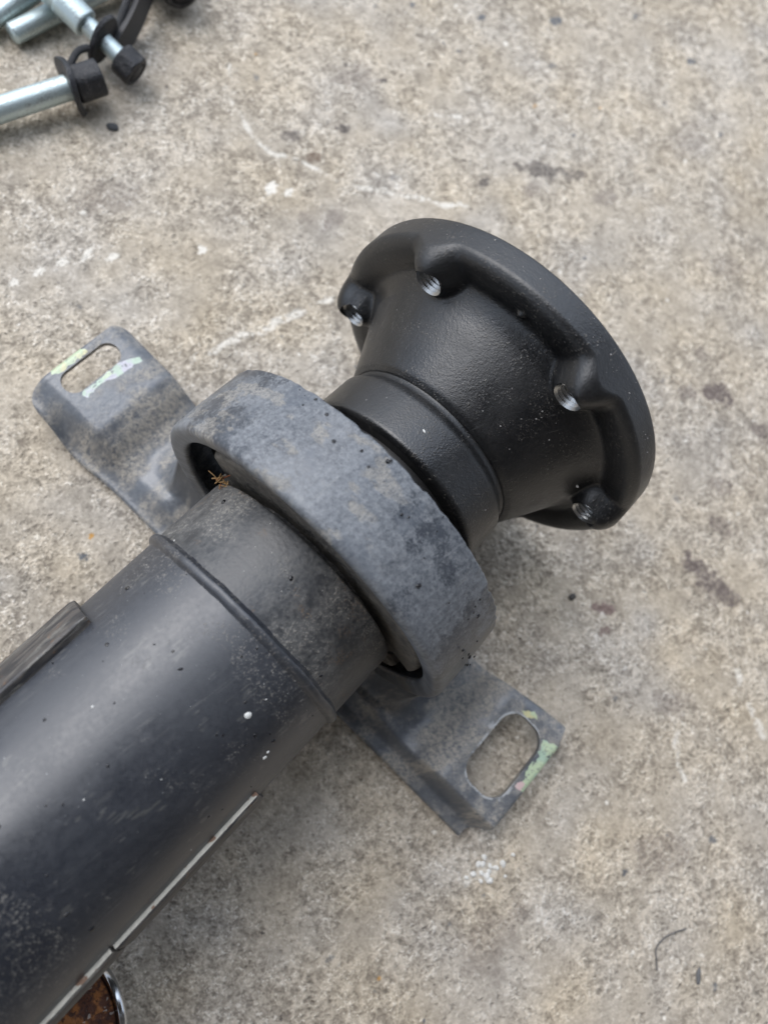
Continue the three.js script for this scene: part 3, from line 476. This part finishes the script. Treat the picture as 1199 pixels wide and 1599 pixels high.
// ---- grit and droplets stuck on the paint
{
  const grp = (name, mat, list, label) => {
    const geos = [];
    for (const [x, r, deg, s, fl] of list) {
      const g = new THREE.IcosahedronGeometry(1, 1), p = g.attributes.position; const w = rnd() * 9;
      for (let i = 0; i < p.count; i++) { const n = 0.85 + 0.45 * vn(p.getX(i) * 1.3 + 5 + w, p.getY(i) * 1.3 + p.getZ(i) + 5 + w, 3); p.setXYZ(i, p.getX(i) * n, p.getY(i) * n * fl, p.getZ(i) * n * (0.7 + 0.3 * Math.sin(w))); }
      g.scale(s * M, s * M, s * M); g.rotateY(w); const t = deg * Math.PI / 180; g.rotateX(Math.PI / 2 - t); g.translate(x * M, r * Math.sin(t) * M, r * Math.cos(t) * M); g.deleteAttribute('uv'); geos.push(g);
    }
    const m = part(name, mergeGeometries(geos), mat, shaft, label); m.geometry.computeVertexNormals(); m.userData.kind = 'stuff'; return m;
  };
  const black = [], white = [], gritF = [];
  for (let k = 0; k < 44; k++) black.push([34 + rnd() * 17, 57.75, 14 + rnd() * 145, 0.32 + 0.45 * rnd() ** 2, 0.55]);
  for (let k = 0; k < 46; k++) black.push([-95 + rnd() * 115, 37.45, 25 + rnd() * 125, 0.3 + 0.45 * rnd() ** 2, 0.5]);
  for (let k = 0; k < 20; k++) white.push([-60 + rnd() * 82, 37.45, 25 + rnd() * 120, 0.1 + 0.3 * rnd() ** 3, 0.5]);
  white.push([-17, 37.5, 63, 0.95, 0.5], [-21.5, 37.5, 40, 0.6, 0.5], [-20, 37.5, 41, 0.45, 0.5]);
  for (let k = 0; k < 26; k++) gritF.push([66 + rnd() * 13, 35.0, 20 + rnd() * 150, 0.09 + 0.26 * rnd() ** 3, 0.6]);
  for (let k = 0; k < 46; k++) { const x = 88 + rnd() * 17; gritF.push([x, 35.2 + (x - 85.6) / 1.92, 5 + rnd() * 175, 0.09 + 0.3 * rnd() ** 3, 0.6]); }
  for (let k = 0; k < 60; k++) gritF.push([115 + rnd() * 5.5, 63.4, 20 + rnd() * 140, 0.09 + 0.26 * rnd() ** 3, 0.6]);
  white.push([73, 35.1, 96, 0.75, 0.5], [106.5, 46.3, 20, 0.9, 0.6]);
  grp('paint_droplets', new THREE.MeshStandardMaterial({ color: new THREE.Color().setRGB(0.012, 0.012, 0.014), roughness: 0.25 }), black, 'tiny black droplets on the paint');
  grp('pale_grit', new THREE.MeshStandardMaterial({ color: new THREE.Color().setRGB(0.72, 0.72, 0.68), roughness: 0.7 }), white, 'tiny pale grains on the paint');
  grp('grey_grit', new THREE.MeshStandardMaterial({ color: new THREE.Color().setRGB(0.22, 0.21, 0.20), roughness: 0.35 }), gritF, 'fine grey grit on the neck and flange');
}

// ================================================================= LOOSE BOLTS
const zincTex = texSet(256, 256, (i, j, o) => { const n = fbm(i / 20, j / 60, 4, 231), f = fbm(i / 3, j / 3, 2, 233); o[0] = 0.52 + 0.16 * n; o[1] = 0.62 + 0.15 * n; o[2] = 0.63 + 0.13 * n; mix(o, [0.20, 0.21, 0.20], ss(0.5, 0.75, 0.5 * f + 0.5 * n) * 0.6); o[3] = 0.34 + 0.2 * f; o[4] = f; });
const zincMat = new THREE.MeshStandardMaterial({ ...zincTex, roughness: 1, metalness: 0.75, bumpScale: 0.0001 });
const blackTex = texSet(256, 256, (i, j, o) => { const n = fbm(i / 18, j / 18, 4, 241), f = fbm(i / 3, j / 3, 2, 243); o[0] = 0.018; o[1] = 0.018; o[2] = 0.020; mix(o, [0.10, 0.095, 0.092], ss(0.5, 0.75, 0.6 * n + 0.4 * f) * 0.5); o[3] = 0.42 + 0.25 * n; o[4] = f; });
const blackMat = new THREE.MeshStandardMaterial({ ...blackTex, roughness: 1, bumpScale: 0.0003 });
const V = (x, y, z) => new THREE.Vector3(x, y, z);
function along(group, a, b) { group.position.copy(a); group.quaternion.setFromUnitVectors(V(1, 0, 0), b.clone().sub(a).normalize()); }
const uvScale = (g, a, b) => { const u = g.attributes.uv; for (let i = 0; i < u.count; i++) u.setXY(i, u.getX(i) * a, u.getY(i) * b); return g; };
function bolt(o) {                                                     // local X runs from the head's top to the tip, mm
  const b = new THREE.Group(), L = o.len, hr = o.head, r = o.r;
  const hx = roundProfile([[0, 0.01], [0, hr * 0.62], [3.5, hr * 0.6], [3.5, hr * 0.66], [-0.2, hr * 0.7, 0.4], [-0.2, hr, 1.2], [o.hl, hr, 1.0], [o.hl, r * 0.9]]);
  const head = part('bolt_head', uvScale(lathe(hx, 48, (x, q, t) => [x, q > hr * 0.98 ? q * (1 - 0.035 * Math.cos(6 * t)) : q]), 1, 30), blackMat, b);
  if (o.flange) part('washer', uvScale(lathe(roundProfile([[o.hl + 0.1, r * 0.9], [o.hl + 0.1, o.flange, 0.5], [o.hl + 2.4, o.flange + 0.6, 0.6], [o.hl + 2.6, r * 0.9]]), 48, (x, q, t) => [x + (q > r ? 0.9 * Math.sin(t * 2 + 1) * q / o.flange : 0), q > r ? q * (1 + 0.06 * Math.sin(t * 3)) : q]), 1, 30), blackMat, b);
  const s0 = o.hl, s1 = L * o.shankTo;
  part('shank', uvScale(lathe(subdivide(roundProfile([[s0, r * 0.98], [s1 - 0.8, r, 0.4], [s1, r * 0.9]]), 4), 40), 1, 30), zincMat, b);
  const tp = []; for (let x = s1 - 0.2, k = 0; x < L - 1.2; x += 0.7, k++) tp.push([x, k % 2 ? r * 0.97 : r * 0.86]); tp.push([L, r * 0.72], [L, 0.01]);
  part('thread', uvScale(lathe(tp, 36), 1, 30), zincMat, b);
  b.traverse((m) => { if (m.isMesh) m.castShadow = m.receiveShadow = true; });
  return b;
}
{
  const b1 = top(bolt({ len: 92, hl: 11.5, head: 7.2, r: 5.0, flange: 11, shankTo: 0.62 }), 'bolt', 'zinc bolt with black head and wide washer lying flat on concrete', 'bolt', 'loose bolts lying in a heap');
  along(b1, V(0.1215, 0.0118, -0.2060), V(0.0345, 0.0052, -0.2335));
  const b2 = top(bolt({ len: 95, hl: 8.5, head: 6.6, r: 3.8, shankTo: 0.6 }), 'bolt', 'zinc bolt with black head lying across the other bolts through a black clip', 'bolt', 'loose bolts lying in a heap');
  along(b2, V(0.1360, 0.0090, -0.2010), V(0.1225, 0.0300, -0.2940));
  const b3 = top(bolt({ len: 90, hl: 12, head: 7.2, r: 4.6, flange: 10.5, shankTo: 0.62 }), 'bolt', 'threaded zinc bolt with its tip under the crossing bolt', 'bolt', 'loose bolts lying in a heap');
  along(b3, V(0.198, 0.0112, -0.2360), V(0.1105, 0.0050, -0.2465));
  const b4 = top(bolt({ len: 90, hl: 12, head: 7.2, r: 4.6, flange: 10.5, shankTo: 0.5 }), 'bolt', 'zinc bolt half hidden behind the crossing bolt with its tip outward', 'bolt', 'loose bolts lying in a heap');
  along(b4, V(0.182, 0.0112, -0.2555), V(0.099, 0.0050, -0.2560));
  const b5 = top(bolt({ len: 70, hl: 13, head: 8.2, r: 4.8, flange: 11, shankTo: 0.6 }), 'bolt', 'black headed bolt with dark washer beside the long clip', 'bolt', 'loose bolts lying in a heap');
  along(b5, V(0.1775, 0.0125, -0.2180), V(0.200, 0.0066, -0.285));
  // a thick zinc spacer sleeve and black clip on the crossing bolt
  const sl = top(new THREE.Group(), 'spacer_sleeve', 'ribbed zinc spacer sleeve threaded over the crossing bolt', 'sleeve');
  along(sl, V(0.13235, 0.01467, -0.2261), V(0.1225, 0.0300, -0.2940));
  const sp = [[0, 4.0], [0, 5.4]]; for (let x = 0.4; x <= 13; x += 1) sp.push([x, 5.9]); for (let x = 13.4, k = 0; x < 44; x += 0.8, k++) sp.push([x, k % 2 ? 6.0 : 5.2]); sp.push([44, 4.0]);
  part('sleeve_body', uvScale(lathe(sp, 44), 1, 30), zincMat, sl);
  const cl = top(new THREE.Group(), 'wire_clip', 'black sheet clip gripping the crossing bolt', 'clip');
  along(cl, V(0.13367, 0.01262, -0.2170), V(0.1225, 0.0300, -0.2940));
  part('clip_plate', uvScale(lathe(roundProfile([[0, 4.0], [0, 8.6, 0.5], [2.2, 9.0, 0.6], [2.4, 4.0]]), 40, (x, r, t) => [x + (r > 6 ? 1.4 * Math.sin(t + 0.6) : 0), r > 6 ? r * (1 + 0.16 * Math.sin(2 * t + 0.4)) : r]), 1, 30), blackMat, cl);
  for (const [a, l] of [[2.6, 15], [5.2, 13]]) { const g = new THREE.TubeGeometry(new THREE.CatmullRomCurve3([V(1.4, Math.sin(a) * 9, Math.cos(a) * 9), V(2.5, Math.sin(a) * 13, Math.cos(a + 0.2) * 13), V(-1, Math.sin(a) * (9 + l * 0.6), Math.cos(a + 0.35) * (9 + l))]), 16, 1.5, 8); g.scale(M, M, M); part('clip_leg', g, blackMat, cl); }
  // long flat black clip beside the heap
  const bar = top(new THREE.Group(), 'flat_clip', 'long black bent metal clip lying beside the heap of bolts', 'clip');
  const path = new THREE.CatmullRomCurve3([V(139, 6, -216), V(146, 8, -218), V(154, 10, -221), V(164, 12, -226), V(176, 12, -233), V(190, 8, -243)].map((v) => v.multiplyScalar(M)));
  const sh = new THREE.Shape(); sh.moveTo(-0.0011, -0.0058); sh.lineTo(0.0011, -0.0058); sh.lineTo(0.0011, 0.0058); sh.lineTo(-0.0011, 0.0058);
  const eg = new THREE.ExtrudeGeometry(sh, { steps: 40, extrudePath: path, bevelEnabled: false }); part('clip_strip', eg, blackMat, bar);
  const rim = new THREE.CatmullRomCurve3([V(141, 11, -219), V(149, 15, -222.5), V(160, 18, -228), V(176, 16, -237)].map((v) => v.multiplyScalar(M))); part('clip_edge', new THREE.TubeGeometry(rim, 30, 0.0017, 8), blackMat, bar);
}
// rusty stub with a bright washer under the shaft
{
  const st = top(new THREE.Group(), 'rusty_bolt', 'rust brown stub with a shiny steel washer beside the tube', 'bolt');
  along(st, V(-0.1105, 0.0108, 0.0550), V(-0.1330, 0.0231, 0.0425));
  part('rusty_body', uvScale(lathe(subdivide(roundProfile([[0.6, 6], [0.6, 9.2, 0.8], [28, 9.0, 1.2], [28, 0.01]]), 2), 60, (x, r, t) => [x, r > 7 ? r + 0.7 * (fbm(Math.cos(t) * 5 + 20, Math.sin(t) * 5 + x * 0.3 + 20, 3, 4) - 0.5) : r]), 1, 20), rustMat, st);
  const ring = lathe(roundProfile([[-2.0, 8.2, 0], [-2.3, 9.6, 0.4], [-2.2, 11.4, 0.6], [-0.8, 12.2, 0.8], [0.5, 11.8, 0.6], [0.5, 8.0, 0.3], [-2.0, 8.2, 0]]), 72);
  part('washer', ring, new THREE.MeshStandardMaterial({ color: new THREE.Color().setRGB(0.60, 0.62, 0.64), metalness: 1, roughness: 0.22 }), st);
  part('inner_ring', lathe(roundProfile([[-0.2, 8.0], [-0.8, 7.6, 0.3], [-0.8, 6.0, 0.3], [1.6, 5.8]]), 60), threadMat, st);
}
// ================================================================= SMALL THINGS
{
  const thread = (name, pts, r, col, label, cat) => { const g = new THREE.TubeGeometry(new THREE.CatmullRomCurve3(pts.map((p) => V(p[0] * M, p[1] * M, p[2] * M))), 60, r * M, 6); const m = new THREE.Mesh(g, new THREE.MeshStandardMaterial({ color: new THREE.Color().setRGB(...col), roughness: 0.7 })); m.castShadow = m.receiveShadow = true; return top(m, name, label, cat); };
  thread('wire_strand', [[25, 0.7, 209.5], [28, 0.8, 206.5], [31, 0.9, 204], [36, 1.4, 204], [41, 1.6, 206.5], [45, 1.2, 209.5]], 0.30, [0.13, 0.125, 0.12], 'short curved dark grey strand on the concrete', 'strand');
  thread('hair', [[227, 0.7, -33], [233, 2, -28], [239, 3, -22], [243, 3, -12], [244, 2, 2], [238, 0.8, 14]], 0.09, [0.06, 0.05, 0.04], 'fine dark curved hair beside the flange', 'hair');
  const straw = new THREE.Group(); top(straw, 'straw_tuft', 'tiny tuft of orange brown straw caught on the collar edge', 'straw');
  const q = 155 * Math.PI / 180, B = V(23.5, 37.8 * Math.sin(q) + AXIS * 1000, 37.8 * Math.cos(q)); straw.position.copy(B.clone().multiplyScalar(M));
  const sm = [new THREE.MeshStandardMaterial({ color: new THREE.Color().setRGB(0.33, 0.20, 0.085), roughness: 0.8 }), new THREE.MeshStandardMaterial({ color: new THREE.Color().setRGB(0.22, 0.075, 0.03), roughness: 0.8 })];
  for (let k = 0; k < 17; k++) { const a = rnd() * 6.28, l = 1.2 + rnd() * 3.2, s = V((rnd() - 0.5) * 3, 0.1 + rnd() * 0.8, (rnd() - 0.5) * 5); const e = V(s.x + Math.cos(a) * l, s.y + (rnd() - 0.25) * 1.8 + Math.sin(a) * l * 0.35, s.z + Math.sin(a) * l); const m = s.clone().lerp(e, 0.5).add(V(0, 0.8 * rnd(), 0.6 * (rnd() - 0.5))); const g = new THREE.TubeGeometry(new THREE.CatmullRomCurve3([s, m, e].map((v) => v.clone().multiplyScalar(M))), 8, (0.12 + 0.14 * rnd()) * M, 5); part('stalk', g, sm[k % 3 === 0 ? 1 : 0], straw); }
  const crumb = (x, z, s, col, name, label, cat, group, turn) => {
    const g = mergeVertices(new THREE.IcosahedronGeometry(1, 2).deleteAttribute('uv').deleteAttribute('normal')), p = g.attributes.position, w = rnd() * 50;
    for (let i = 0; i < p.count; i++) { const n = 0.7 + 0.7 * fbm(p.getX(i) * 1.2 + 9 + w, p.getY(i) * 1.2 + p.getZ(i) * 1.4 + 9, 2, 5); p.setXYZ(i, p.getX(i) * n * s[0] * M, p.getY(i) * n * s[1] * M, p.getZ(i) * n * s[2] * M); }
    g.rotateY(turn ?? w); g.computeVertexNormals(); const m = new THREE.Mesh(g, new THREE.MeshStandardMaterial({ color: new THREE.Color().setRGB(...col), roughness: 0.85 })); m.position.set(x * M, s[1] * 0.55 * M, z * M); m.castShadow = m.receiveShadow = true; return top(m, name, label, cat, group);
  };
  crumb(114, -193, [2.4, 1.2, 1.7], [0.07, 0.072, 0.075], 'pebble', 'dark grey pebble on concrete beside the flat lying bolt', 'pebble');
  crumb(35, 225, [3.0, 0.8, 0.9], [0.13, 0.13, 0.13], 'stone_chip', 'dark slim stone chip on concrete near the curved strand', 'chip', undefined, 0.55);
  crumb(112, 88, [1.6, 0.9, 1.2], [0.06, 0.055, 0.05], 'stone_chip', 'small dark chip on bare concrete between ring and flange', 'chip');
  for (let k = 0; k < 18; k++) { const x = 5 + (rnd() + rnd() - 1) * 9 + (k > 12 ? 6 : 0), z = 131 + (rnd() + rnd() - 1) * 6 + (k > 12 ? 4 : 0), s = 0.6 + 0.85 * rnd(); crumb(x, z, [s, s * 0.6, s * 0.8], [0.76, 0.74, 0.69], 'white_granule', 'white granule in the small cluster on concrete by the slotted ear', 'granule', 'cluster of white granules'); }
}
renderer.render(scene, camera);
